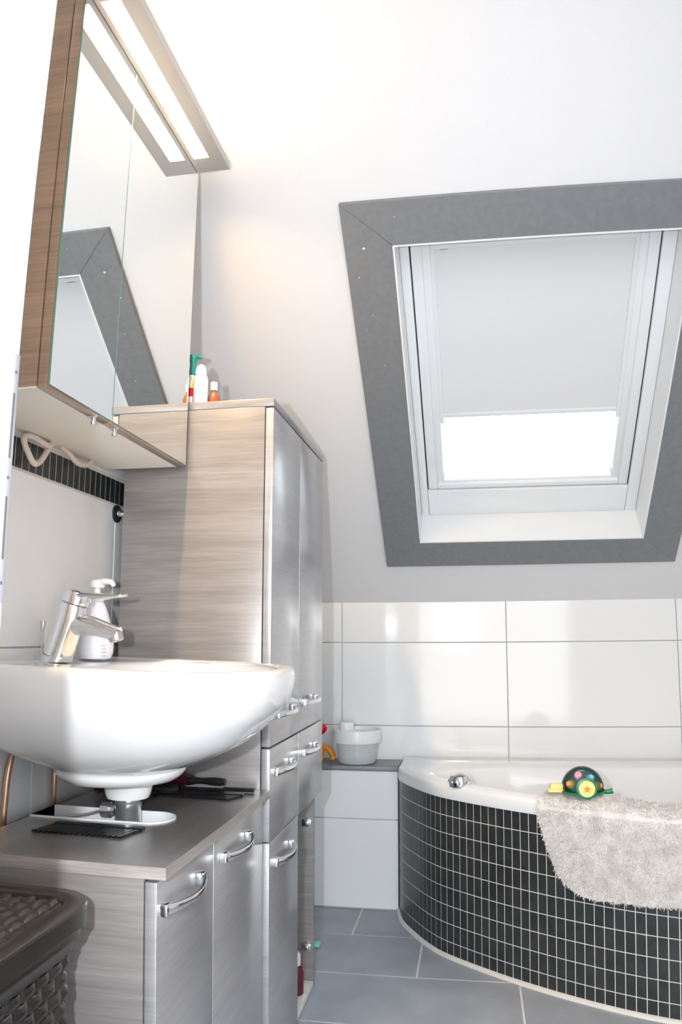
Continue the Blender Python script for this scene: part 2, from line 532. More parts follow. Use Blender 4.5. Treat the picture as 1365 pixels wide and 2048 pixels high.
# arc length resample
def resample(C, step):
    out = [C[0].copy()]; acc = 0.; need = step
    for a, b in zip(C, C[1:]):
        L = (b - a).length
        while acc + L >= need:
            out.append(a.lerp(b, (need - acc) / L)); need += step
        acc += L
    return out
cur = resample(cur, .0258 / 4)
def nrm(i):
    a = cur[max(i - 1, 0)]; b = cur[min(i + 1, len(cur) - 1)]
    d = (b - a).normalized()
    return Vector((d.y, -d.x, 0))          # pointing to the room (down-left)
N_ = [nrm(i) for i in range(len(cur))]
bath = thing('bathtub', 'white corner bath with a curved apron of small dark mosaic tiles', 'bathtub', (.45, 2.38, 0))
bm = BM()
ROW = .0513
def slab(bm, i0, i1, z0, z1, o0, o1, mi, trimu=0., steps=4):
    """curved slab following the apron, from index i0 to i1"""
    idx = [i0 + (i1 - i0) * k / steps for k in range(steps + 1)]
    def at(f, o):
        i = min(int(f), len(cur) - 2); t = f - i
        return cur[i].lerp(cur[i + 1], t) + N_[i].lerp(N_[i + 1], t) * o
    L = []
    for f in idx:
        L.append([bm.verts.new(at(f, o) + Vector((0, 0, z))) for o, z in ((o0, z0), (o1, z0), (o1, z1), (o0, z1))])
    for a, b in zip(L, L[1:]):
        for k in range(4):
            q = bm.faces.new((a[k], a[(k + 1) % 4], b[(k + 1) % 4], b[k])); q.material_index = mi
    for a in (L[0], L[-1]):
        q = bm.faces.new(a); q.material_index = mi
slab(bm, 0, len(cur) - 1.01, .0, .472, -.03, -.0006, 1, steps=200)
e = .0011 / (.0258 / 4)
nc = (len(cur) - 2) // 4
for c in range(nc):
    for r in range(10):
        z0 = -.006 + ROW * r; z1 = z0 + ROW
        z0 = max(z0, .006); z1 = min(z1, .470)
        if z1 - z0 < .01: continue
        slab(bm, 4 * c + e, 4 * (c + 1) - e, z0 + .0012, z1 - .0012, -.003, 0, 0, steps=2)
apron = obj('mosaic_apron', bm, ['mosaic', 'mgrout'], bath, smooth=False)
bm = BM()
L = []
for i in range(0, len(cur) - 1, 3):
    L.append([bm.verts.new(cur[i] + N_[i] * o + Vector((0, 0, z))) for o, z in ((-.004, 0), (.009, 0), (.0085, .004), (.004, .009), (-.004, .0115))])
for a, b in zip(L, L[1:]):
    for k in range(5): bm.faces.new((a[k], a[(k + 1) % 5], b[(k + 1) % 5], b[k]))
obj('sealant_strip', bm, 'seal', apron)

# tub shell: polar loft between outer outline and inner outline
OUT = [(max(p.x + n.x * .012, -.2495), p.y + n.y * .012) for p, n in zip(cur[::6], N_[::6])] + [(1.196, 1.87), (1.196, 2.8505), (-.250, 2.8505)]
IN_f = [(p.x - n.x * .058, p.y - n.y * .058) for p, n in zip(cur[60:200:8], N_[60:200:8])]
IN = [(-.118, 2.47)] + IN_f + [(1.04, 2.05), (1.10, 2.25), (1.08, 2.48), (.98, 2.60), (.80, 2.628), (.4, 2.632), (.10, 2.622), (0., 2.598), (-.08, 2.555), (-.112, 2.515)]
CC = Vector((.42, 2.36))
def hit(poly, a):
    d = Vector((math.cos(a), math.sin(a))); best = None
    for k in range(len(poly)):
        p = Vector(poly[k]); q = Vector(poly[(k + 1) % len(poly)]); e_ = q - p
        den = d.x * e_.y - d.y * e_.x
        if abs(den) < 1e-9: continue
        w_ = p - CC
        t = (w_.x * e_.y - w_.y * e_.x) / den; u = (w_.x * d.y - w_.y * d.x) / den
        if t > 0 and -1e-6 <= u <= 1 + 1e-6: best = t if best is None else max(best, t)
    return best
NA = 300
angs = [2 * PI * k / NA for k in range(NA)]
ro = [hit(OUT, a) for a in angs]; ri = [hit(IN, a) for a in angs]
for _ in range(3): ri = [(ri[k - 1] + ri[k] * 2 + ri[(k + 1) % NA]) / 4 for k in range(NA)]
bm = BM()
def loop(rs, z, off=0.):
    return [bm.verts.new((CC.x + (r - off) * math.cos(a), CC.y + (r - off) * math.sin(a), z)) for r, a in zip(rs, angs)]
def mixr(t): return [o * (1 - t) + i * t for o, i in zip(ro, ri)]
R = [loop(ro, .456, .02), loop(ro, .456, .0015), loop(ro, .459, 0), loop(ro, .484, 0), loop(ro, .491, .003), loop(ro, .4955, .010),
     loop(mixr(.5), .498), loop(ri, .4975, -.012), loop(ri, .494, -.003), loop(ri, .484, .004), loop(ri, .44, .016), loop(ri, .30, .05), loop(ri, .16, .10), loop(ri, .11, .16), loop(ri, .10, .24)]
for a, b in zip(R, R[1:]): ring_between(bm, a, b)
bm.faces.new(R[-1])
obj('basin', bm, 'acrylic', bath, ang=50)
bm = BM()
kc = Vector((-.040, 2.315, .497))
lathe(bm, kc + Vector((0, 0, -.004)), [(.033, 0), (.035, .006), (.034, .019), (.028, .031), (.015, .038), (.0, .040)], 36)
for k in range(8):
    a = 2 * PI * k / 8
    ball(bm, kc + Vector((.032 * math.cos(a), .032 * math.sin(a), .010)), .005, seg=10)
obj('overflow_knob', bm, 'chrome', bath)

# ------------------------------------------------------------------ bath mat over the rim
def at_curve(x):
    for i in range(len(cur) - 1):
        if cur[i].x <= x <= cur[i + 1].x:
            t = (x - cur[i].x) / (cur[i + 1].x - cur[i].x)
            return cur[i].lerp(cur[i + 1], t), N_[i]
    return cur[-1], N_[-1]
from mathutils import noise as mn
bm = BM()
matX0, matX1 = .180, .86
NU, NV = 230, 150
def edge_left(z):                  # left edge drifts right towards the rounded lower corner
    t = max(0., min(1., (.47 - z) / .22))
    return matX0 + .040 * t
zb = lambda x: .246 + (x - .30) * .055
def path(v):                       # v metres from the inner end over the rim and down
    a, b = .055, .022
    if v < a: return (-.062 + v * .95, .500 + .004 * math.sin(PI * v / a) , 'top')
    v -= a
    R_ = .020
    if v < R_ * PI / 2:
        q = v / R_
        return (-.0098 + .0098 + R_ * math.sin(q) * 1.0, .5 - R_ * (1 - math.cos(q)), 'turn')
    v -= R_ * PI / 2
    return (R_ + .002 * math.sin(v * 30), .5 - R_ - v, 'down')
VT = .055 + .020 * PI / 2 + (.480 - .272)
grid = []
pile = []
for j in range(NV + 1):
    row = []
    v = VT * j / NV
    for i in range(NU + 1):
        fx = i / NU
        off, z, _ = path(v)
        rc = .10                                    # rounded lower left corner
        xl = edge_left(z)
        x = xl + (matX1 - xl) * fx
        zz = z
        # corner rounding: pull lower rows up near the left edge
        if z < .45:
            dx = max(0., rc - (x - xl)) / rc
            lift = (1 - math.sqrt(max(0., 1 - dx * dx))) * rc * .85
            tz = (.45 - z) / (.45 - .272)
            zz = z + lift * tz ** 1.2 + (x - .30) * .055 * tz
        p, n = at_curve(x)
        q = p + n * (off + .004)
        wob = mn.noise(Vector((x * 9, zz * 9, 1))) * .006 + mn.noise(Vector((x * 28, zz * 28, 4))) * .004
        nn = n if z < .48 else (n * .4 + Vector((0, 0, 1))).normalized()
        P_ = Vector((q.x, q.y, zz)) + nn * (.008 + wob)
        row.append(bm.verts.new(P_)); pile.append((P_, nn))
    grid.append(row)
for a, b in zip(grid, grid[1:]):
    for k in range(NU): bm.faces.new((a[k], a[k + 1], b[k + 1], b[k]))
# underside
back = []
for row in grid:
    back.append(None)
ext = bmesh.ops.extrude_face_region(bm, geom=list(bm.faces))
vs = [g_ for g_ in ext['geom'] if isinstance(g_, bmesh.types.BMVert)]
for v in vs:
    p, n = at_curve(min(max(v.co.x, matX0), matX1))
    v.co -= (n * .012 if v.co.z < .48 else Vector((0, 0, .008)))
# pile tufts
def tuft(p, n, L, r):
    u, v = frame_of(n)
    a0 = random.uniform(0, 2 * PI)
    bend = (u * math.cos(a0) + v * math.sin(a0)) * L * random.uniform(.4, 1.5) + Vector((0, 0, -L * .6))
    b = [p + (u * math.cos(a0 + 2 * PI * k / 3) + v * math.sin(a0 + 2 * PI * k / 3)) * r for k in range(3)]
    mpt = p + n * L * .65 + bend * .3
    m_ = [mpt + (u * math.cos(a0 + 2 * PI * k / 3) + v * math.sin(a0 + 2 * PI * k / 3)) * r * .75 for k in range(3)]
    tip = bm.verts.new(p + n * L + bend)
    b = [bm.verts.new(q) for q in b]; m_ = [bm.verts.new(q) for q in m_]
    for k in range(3):
        j = (k + 1) % 3
        bm.faces.new((b[k], b[j], m_[j], m_[k])); bm.faces.new((m_[k], m_[j], tip))
for p, n in random.sample(pile, 30000):
    tuft(p + Vector((random.uniform(-.002, .002), 0, random.uniform(-.002, .002))), n, random.uniform(.0025, .006), random.uniform(.0009, .0017))
tag(obj('bath_mat', bm, 'rug', ang=80), 'light grey shaggy bath mat hung over the rim of the bath', 'bath mat')

# ------------------------------------------------------------------ furniture helpers
def sweep(bm, pts, wz, th, mi=0):
    """flat bar: width in z, thickness along the in-plane normal; pts in the xy plane at a height"""
    L = []
    for i, p in enumerate(pts):
        p = Vector(p)
        d = (Vector(pts[min(i + 1, len(pts) - 1)]) - Vector(pts[max(i - 1, 0)])); d.z = 0; d.normalize()
        n = Vector((d.y, -d.x, 0))
        w_ = wz[i] if isinstance(wz, list) else wz; t_ = th[i] if isinstance(th, list) else th
        ring = []
        for k in range(12):
            a = 2 * PI * k / 12
            c, s_ = math.cos(a), math.sin(a)
            c = math.copysign(abs(c) ** .55, c); s_ = math.copysign(abs(s_) ** .55, s_)
            ring.append(bm.verts.new(p + n * c * t_ / 2 + Vector((0, 0, 1)) * s_ * w_ / 2))
        L.append(ring)
    for a, b in zip(L, L[1:]): ring_between(bm, a, b, mi)
    bm.faces.new(L[0]); bm.faces.new(L[-1])

def handle(fx, y0, y1, z, parent):
    """bow handle screwed to the face at x = fx"""
    bm = BM()
    Lh = y1 - y0; P_ = []; W = []; T = []
    n = 22
    for k in range(n + 1):
        t = k / n
        P_.append((fx + .007 + .021 * math.sin(PI * t) ** .8, y0 + .006 + (Lh - .012) * t, z))
        W.append(.0095 + .006 * abs(2 * t - 1) ** 2); T.append(.006 + .005 * abs(2 * t - 1) ** 3)
    sweep(bm, P_, W, T)
    for y in (y0 + .008, y1 - .008):
        box(bm, fx - .0005, fx + .013, y - .009, y + .009, z - .009, z + .009, .003)
    return obj('handle', bm, 'chrome', parent)

def panel(name, x0, x1, y0, y1, z0, z1, m, parent, bev=.0015):
    bm = BM(); box(bm, x0, x1, y0, y1, z0, z1, bev)
    return obj(name, bm, m, parent)

# ------------------------------------------------------------------ tall cabinet
TY0, TY1, TYM = 1.537, 2.088, 1.799
FX = -.403
tall = thing('tall_cabinet', 'tall two-column grey oak bathroom cabinet with one lower door missing', 'cabinet', (-.57, 1.81, 0))
bm = BM()
bx = -.4225
box(bm, XB + .001, bx, TY0, TY0 + .016, .012, 1.409, .0008)
box(bm, XB + .001, bx, TY1 - .016, TY1, .0, 1.409, .0008)
box(bm, XB + .001, bx, TYM - .008, TYM + .008, .012, 1.409)
box(bm, XB + .001, XB + .008, TY0 + .016, TY1 - .016, .012, 1.409)
box(bm, XB + .008, bx, TY0 + .016, TY1 - .016, .500, .514)
box(bm, XB + .008, bx - .002, TY0 + .016, TYM - .008, 1.390, 1.408)
box(bm, XB + .008, bx - .002, TYM + .008, TY1 - .016, 1.390, 1.408)
obj('body', bm, 'woodh', tall)
panel('top_board', XB + .001, FX, TY0 - .001, TY1 + .002, 1.4095, 1.4265, 'woodh', tall)
bm = BM(); box(bm, XB + .008, bx, TYM + .008, TY1 - .016, .004, .020, .001)
obj('base_board', bm, 'white_board', tall)['label'] = 'pale base board of the open compartment'
bm = BM(); box(bm, XB + .008, bx - .03, TY0 + .016, TYM - .008, .0, .014); obj('plinth', bm, 'woodh', tall)
DT = FX - .0175
d1 = panel('door', DT, FX, TY0 + .000, TYM - .0015, .7045, 1.4055, 'woodf', tall); handle(FX, 1.565, 1.725, .767, d1)
d2 = panel('door', DT, FX, TYM + .0015, TY1, .7045, 1.4055, 'woodf', tall); handle(FX, 1.822, 1.982, .769, d2)
w1 = panel('drawer', DT, FX, TY0 + .000, TYM - .0015, .518, .7010, 'woodf', tall); handle(FX, 1.555, 1.715, .653, w1)
w2 = panel('drawer', DT, FX, TYM + .0015, TY1, .514, .7010, 'woodf', tall); handle(FX, 1.814, 1.974, .653, w2)
d3 = panel('door', DT, FX, TY0 + .000, TYM - .0015, .016, .5155, 'woodf', tall); handle(FX, 1.557, 1.717, .473, d3)
for z in (.432, .108):
    bm = BM()
    box(bm, bx - .030, bx - .006, TY1 - .022, TY1 - .016, z - .009, z + .009, .001)
    box(bm, bx - .024, bx - .012, TY1 - .028, TY1 - .021, z - .005, z + .005, .001)
    lathe(bm, (bx - .018, TY1 - .0225, z + .014), [(.003, 0), (.003, .0064)], 12, axis=(0, 1, 0))
    obj('hinge', bm, 'satin', tall)

# white-capped bottle and sponge seen inside the open compartment
b_ = thing('shower_bottle', 'white-capped wine red bottle inside the open compartment of the tall cabinet', 'bottle', (-.4535, 1.99, .0205))
bm = BM(); lathe(bm, (-.4535, 1.99, .0205), [(.021, 0), (.0225, .004), (.0225, .055), (.018, .068), (.013, .072)], 28, sy=.8); obj('bottle_body', bm, 'wine', b_)
bm = BM(); lathe(bm, (-.4535, 1.99, .0932), [(.0145, 0), (.015, .002), (.015, .024), (.012, .031), (.0, .033)], 28); obj('cap', bm, 'bottle', b_)
# ------------------------------------------------------------------ washbasin cabinet
LY0, LY1, LYM = .998, 1.5355, 1.2335
low = thing('vanity_cabinet', 'low grey oak cabinet under the washbasin with two doors and a light edged worktop', 'cabinet', (-.57, 1.27, 0))
# worktop with a slot cut for the waste pipe
SX1, SY0, SY1 = -.535, 1.216, 1.300   # straight slot part ends here, then a half round
rS = (SY1 - SY0) / 2; cS = (SY0 + SY1) / 2
bm = BM()
def prism(bm, P, z0, z1, mi=0):
    lo = [bm.verts.new((x, y, z0)) for x, y in P]; hi = [bm.verts.new((x, y, z1)) for x, y in P]
    fs = [bm.faces.new(lo[::-1]), bm.faces.new(hi)]
    for k in range(len(P)):
        j = (k + 1) % len(P); fs.append(bm.faces.new((lo[k], lo[j], hi[j], hi[k])))
    for f in fs: f.material_index = mi
arc = [(SX1 + rS * math.sin(a), cS - rS * math.cos(a)) for a in [PI * k / 24 for k in range(25)]]
Pm = [(XB + .001, LY0), (FX, LY0), (FX, cS)] + [(SX1 + rS, cS)] + arc[12::-1][1:] + [(XB + .001, SY0)]
prism(bm, Pm, .6045, .621)
Pm = [(XB + .001, LY1), (XB + .001, SY1)] + arc[::-1][:12] + [(SX1 + rS, cS), (FX, cS), (FX, LY1)]
prism(bm, Pm, .6045, .621)
bmesh.ops.remove_doubles(bm, verts=bm.verts, dist=1e-5)
inner = [f for f in bm.faces if abs(f.normal.y) > .99 and all(abs(v.co.y - cS) < 1e-5 for v in f.verts)]
bmesh.ops.delete(bm, geom=inner, context='FACES_ONLY')
bm.normal_update()
for f in bm.faces: f.material_index = 0 if abs(f.normal.z) > .9 else 1
obj('worktop', bm, ['woodt', 'edge'], low, smooth=False)
bm = BM()   # light edge banding on the room side
box(bm, FX, FX + .0008, LY0, LY1, .6048, .6208)
obj('edge_band', bm, 'edge', low, smooth=False)
bm = BM()
box(bm, XB + .001, -.4345, LY0 + .002, LY0 + .018, 0, .6045, .0008)
box(bm, XB + .001, -.4345, LY1 - .016, LY1, 0, .6045, .0008)
box(bm, XB + .001, -.45, LY0 + .018, LY1 - .016, .02, .036)
box(bm, -.47, -.45, LY0 + .018, LY1 - .016, 0, .08)
obj('body', bm, 'woodh', low)
d1 = panel('door', -.4325, -.4155, LY0 + .002, LYM - .001, .012, .6000, 'woodf', low); handle(-.4155, 1.006, 1.166, .562, d1)
d2 = panel('door', -.4325, -.4155, LYM + .001, LY1 - .001, .012, .6000, 'woodf', low); handle(-.4155, 1.262, 1.422, .562, d2)
# white insert lining the slot
bm = BM()
outl = [(XB + .0015, SY0)] + arc + [(XB + .0015, SY1)]
o2 = [(XB + .0015, SY0 + .003)] + [(SX1 + (rS - .003) * math.sin(a), cS - (rS - .003) * math.cos(a)) for a in [PI * k / 24 for k in range(25)]] + [(XB + .0015, SY1 - .003)]
A0 = [bm.verts.new((x, y, .585)) for x, y in outl]; A1 = [bm.verts.new((x, y, .6235)) for x, y in outl]
B1 = [bm.verts.new((x, y, .6235)) for x, y in o2]; B0 = [bm.verts.new((x, y, .590)) for x, y in o2]
ring_between(bm, A0, A1); ring_between(bm, A1, B1); ring_between(bm, B1, B0)
bm.faces.new(B0); bm.faces.new(A0)
o = obj('slot_insert', bm, 'plastic_w', low, smooth=False); o['label'] = 'white oblong insert around the waste pipe'

# ------------------------------------------------------------------ mirror cabinet
# (washbasin wall things are measured at unit scale, then carried out to the wall by KS)
KS[0] = 1.054
XW = -.738
MY0, MY1, MYM = .919, 1.442, 1.112
MZ0, MZ1 = 1.2625, 1.935
mir = thing('mirror_cabinet', 'wall cabinet with two mirrored doors and brown oak sides above the washbasin', 'cabinet', (-.65, 1.18, MZ0))
bm = BM()
box(bm, XW + .001, -.5805, MY0, MY1, MZ0 + .0025, MZ1, .0008)
obj('body', bm, 'woodm', mir)
bm = BM(); box(bm, XW + .001, -.5805, MY0 + .001, MY1 - .001, MZ0, MZ0 + .0023)
obj('bottom_panel', bm, 'white_board', mir, smooth=False)['label'] = 'cream underside'
for a, b in ((MY0, MYM - .001), (MYM + .001, MY1)):
    bm = BM(); box(bm, -.5785, -.5635, a, b, MZ0, MZ1 - .001, .001)
    dd = obj('mirror_door', bm, 'woodm', mir)
    bm = BM(); box(bm, -.5634, -.5596, a, b, MZ0 + .003, MZ1 - .001, .0004, seg=1)
    for f in bm.faces: f.material_index = 0 if f.normal.x > .9 or all(v.co.x > -.5597 for v in f.verts) else 1
    obj('mirror_glass', bm, ['mirror', 'medge'], dd, smooth=False)
    yk = a + .142 if a == MY0 else a + .021
    bm = BM()
    box(bm, -.575, -.560, yk - .0035, yk + .0035, MZ0 - .004, MZ0 - .0004, .0008)
    lathe(bm, (-.566, yk, MZ0 - .0155), [(.0038, 0), (.0042, .001), (.0042, .010), (.0032, .012), (.0032, .016)], 20)
    obj('knob', bm, 'chrome', dd)

lamp = thing('mirror_lamp', 'flat grey light bar with a long warm diffuser on top of the mirror cabinet', 'lamp', (-.53, 1.18, 1.92))
LZ0, LZ1 = 1.918, 1.936
bm = BM()
lx0, lx1, ly0, ly1 = -.5590, -.4865, .919, 1.436
sx0, sx1, sy0, sy1 = -.5495, -.5165, .945, 1.385
box(bm, lx0, sx0, ly0, ly1, LZ0, LZ1); box(bm, sx1, lx1, ly0, ly1, LZ0, LZ1)
box(bm, sx0, sx1, ly0, sy0, LZ0, LZ1); box(bm, sx0, sx1, sy1, ly1, LZ0, LZ1)
obj('housing', bm, 'alu', lamp, smooth=False)
bm = BM(); box(bm, sx0, sx1, sy0, sy1, LZ0 + .007, LZ0 + .009, .0005)
obj('diffuser', bm, 'lamp', lamp)
bm = BM(); box(bm, sx0, sx1, sy0, sy1, LZ1 - .007, LZ1 - .002, .001)
obj('diffuser', bm, 'lampup', lamp)
bm = BM(); box(bm, sx0, sx1, sy0, sy1, LZ0 + .0092, LZ1 - .0072)
obj('inner_plate', bm, 'alu', lamp, smooth=False)

# ------------------------------------------------------------------ washbasin
basin = None
BC = Vector((-.56, 1.21))
def bout(a, ax=.211, by=.224, e_=2.5):
    """rim outline, polar about BC; straight against the wall"""
    d = Vector((math.cos(a), math.sin(a)))
    lo, hi_ = 0., .6
    def inside(t):
        x = BC.x + d.x * t; y = BC.y + d.y * t - 1.21
        if x < XW + .0015: return False
        if x > -.50: return (abs((x + .50) / ax) ** e_ + abs(y / by) ** e_) <= 1
        return abs(y) <= by
    for _ in range(40):
        m_ = (lo + hi_) / 2
        if inside(m_): lo = m_
        else: hi_ = m_
    return lo
NB = 160
ba = [2 * PI * k / NB for k in range(NB)]
rb = [bout(a) for a in ba]
ocx, ocy = -.470, 1.21                             # bowl opening
def bin_(a):
    d = Vector((math.cos(a), math.sin(a))); lo, hi_ = 0., .5
    for _ in range(40):
        m_ = (lo + hi_) / 2
        x = BC.x + d.x * m_; y = BC.y + d.y * m_
        if abs((x - ocx) / .148) ** 2.3 + abs((y - ocy) / .222) ** 2.3 <= 1: lo = m_
        else: hi_ = m_
    return lo
rin = [bin_(a) for a in ba]
bm = BM()
def bl_(rs, z, c=BC, tilt=True):
    out = []
    for r, a in zip(rs, ba):
        x = c.x + r * math.cos(a); y = c.y + r * math.sin(a)
        zz = z + (-.010 * (x - XW) / .44 if tilt else 0)
        out.append(bm.verts.new((x, y, zz)))
    return out
CO = Vector((-.566, 1.205)); rc_ = .106
def tocol(s):
    rs = []
    for r, a in zip(rb, ba):
        x0, y0 = BC.x + r * math.cos(a), BC.y + r * math.sin(a)
        x1, y1 = CO.x + rc_ * math.cos(a), CO.y + rc_ * math.sin(a)
        rs.append((x0 + (x1 - x0) * s, y0 + (y1 - y0) * s))
    return rs
def bl2(pts, z, tl=0.):
    return [bm.verts.new((x, y, z - tl * (x - XW) / .44)) for x, y in pts]
L = []
# bottom to top outside
prof = [(1.0, .7170), (.93, .7230), (.80, .7310), (.62, .7435), (.44, .7590), (.29, .7790), (.16, .8000), (.06, .8250), (.01, .852), (-.004, .868)]
outer = [bl2(tocol(s), z, .010 if z > .80 else .004) for s, z in prof]
top = [bl_([r - .001 for r in rb], .880), bl_([r - .006 for r in rb], .8850), bl_([r - .016 for r in rb], .8858), bl_([r - .026 for r in rb], .8840),
       ]
mid1 = bl_([i + (o_ - .026 - i) * .35 for i, o_ in zip(rin, rb)], .8815)
t2 = [bl_([r + .004 for r in rin], .8800), bl_([r - .004 for r in rin], .8760), bl_([r - .02 for r in rin], .850), bl_([r * .72 for r in rin], .79), bl_([r * .35 for r in rin], .76)]
seq = outer + top + [mid1] + t2
for a, b in zip(seq, seq[1:]): ring_between(bm, a, b)
bm.faces.new(seq[-1])
# collar and drain socket below
col_ = [outer[0]]
def circ(c, r, z): return [bm.verts.new((c[0] + r * math.cos(a), c[1] + r * math.sin(a), z)) for a in ba]
q = [circ(CO, rc_, .711), circ(CO, rc_ - .005, .7035), circ(CO, rc_ - .014, .6965), circ(CO, rc_ - .028, .694), circ(CO, .050, .693), circ((-.5535, 1.207), .040, .686), circ((-.5535, 1.207), .037, .672), circ((-.5535, 1.207), .034, .6655), circ((-.5535, 1.207), .020, .6645)]
sq = [outer[0]] + q
for a, b in zip(sq, sq[1:]): ring_between(bm, a, b)
bm.faces.new(q[-1])
basin = obj('washbasin', bm, 'ceramic', ang=60)
tag(basin, 'white ceramic washbasin hung on the left wall over the low cabinet', 'washbasin')

KS[0] = 1.
tr = thing('waste_pipe', 'chrome waste pipe with a side nut and rod under the washbasin', 'pipe', (-.583, 1.272, .5905))
bm = BM()
lathe(bm, (-.583, 1.272, .5905), [(.0225, 0), (.0225, .042), (.0235, .044), (.0235, .052), (.020, .055), (.020, .0590)], 32)
obj('pipe', bm, 'satin', tr)
bm = BM()
lathe(bm, (-.605, 1.270, .6285), [(.010, 0), (.010, .008), (.0135, .009), (.0135, .024), (.009, .026), (.0, .027)], 10, axis=(-1, -.05, 0))
obj('nut', bm, 'satin', tr)
bm = BM(); tube(bm, [(-.628, 1.269, .627), (-.66, 1.266, .618), (-.70, 1.264, .612)], .0022, 8); obj('rod', bm, 'satin', tr)

KS[0] = 1.054
fa = thing('basin_faucet', 'chrome single-lever mixer tap on the washbasin', 'faucet', (-.677, 1.18, .8815))
ax = Vector((.31, 0, 1)).normalized()
bm = BM()
c0 = Vector((-.677, 1.18, .8815))
# body: flat foot, leaning barrel
rings = []
for k, (h, r) in enumerate([(0, .0262), (.004, .0262), (.012, .0255), (.03, .0243), (.05, .0236), (.07, .0232), (.094, .0229), (.096, .0215)]):
    c = Vector((c0.x + .31 * h, c0.y, c0.z + h))
    rings.append([bm.verts.new(c + Vector((r * math.cos(a), r * math.sin(a), -.31 * r * math.cos(a) * min(1, h / .02)))) for a in [2 * PI * i / 40 for i in range(40)]])
for a, b in zip(rings, rings[1:]): ring_between(bm, a, b)
bm.faces.new(rings[0]); bm.faces.new(rings[-1])
obj('tap_body', bm, 'chrome', fa)
bm = BM()
P_ = catmull([(-.663, 1.18, .930), (-.640, 1.18, .9435), (-.612, 1.18, .9415), (-.585, 1.18, .9335), (-.566, 1.18, .9275)], 6)
tube(bm, P_, [.0205 - .0075 * min(1, i / (len(P_) - 1) * 1.5) for i in range(len(P_))], 24)
obj('spout', bm, 'chrome', fa)
bm = BM(); lathe(bm, (-.5715, 1.18, .931), [(.0115, 0), (.0118, .012), (.0105, .0145), (.009, .0148)], 24, axis=(.25, 0, -1)); obj('aerator', bm, 'satin', fa)
bm = BM()
ct = c0 + Vector((.31 * .0965, 0, .0965))
lathe(bm, ct, [(.0215, 0), (.0232, .001), (.0228, .016), (.0215, .0205), (.015, .0225), (.0, .023)], 40, axis=ax)
L = []
for k in range(15):
    t = k / 14
    x = ct.x + .005 + .090 * t; z = ct.z + .0135 - .006 * t + .006 * t ** 4
    wd = .0215 * (1 - .35 * t) * (1 if t < .85 else math.sqrt(max(.05, 1 - ((t - .85) / .155) ** 2))); th = .0075 - .005 * t
    L.append([bm.verts.new((x, 1.18 + wd * math.cos(a), z + th * math.sin(a))) for a in [2 * PI * i / 20 for i in range(20)]])
for a, b in zip(L, L[1:]): ring_between(bm, a, b)
bm.faces.new(L[0]); bm.faces.new(L[-1])
lathe(bm, ct + Vector((.024, 0, .004)), [(.0055, -.006), (.0055, .004), (.004, .0045)], 16, axis=(1, 0, -.2))
lv = obj('lever', bm, 'chrome', fa)
bm = BM(); tube(bm, [(-.7035, 1.18, .884), (-.7035, 1.18, .930)], .0018, 8); lathe(bm, (-.7035, 1.18, .929), [(.002, 0), (.0035, .008), (.0052, .018), (.0045, .0195), (.0, .02)], 20)
obj('pop_up_rod', bm, 'satin', fa)

# soap dispenser
sd = thing('soap_dispenser', 'white pump soap dispenser behind the tap on the washbasin', 'soap dispenser', (-.668, 1.30, .8825))
bm = BM()
lathe(bm, (-.668, 1.30, .8825), [(.020, 0), (.0285, .002), (.0325, .012), (.0335, .026), (.031, .045), (.0245, .072), (.018, .092), (.0145, .100), (.012, .104)], 44)
db = obj('bottle_body', bm, 'bottle', sd)
bm = BM()
for k in range(5):
    for j in range(3):
        a = -.75 + .10 * j + k * .02
        z = .907 - k * .006
        x = -.668 + .0337 * math.cos(a); yv = 1.30 + .0337 * math.sin(a)
        box(bm, x - .0008, x + .0008, yv - .0010, yv + .0006, z, z + .0014)
obj('small_print', bm, 'print_', db, smooth=False)
bm = BM()
lathe(bm, (-.668, 1.30, .9865), [(.0125, 0), (.013, .002), (.0125, .014), (.006, .016), (.005, .024), (.0125, .025), (.0135, .034), (.012, .0385), (.0, .039)], 30)
tube(bm, [(-.664, 1.298, 1.021), (-.648, 1.292, 1.0225), (-.634, 1.288, 1.0205), (-.629, 1.286, 1.015)], [.0065, .0058, .005, .0042], 14)
obj('pump', bm, 'plastic_w', sd)

KS[0] = 1.
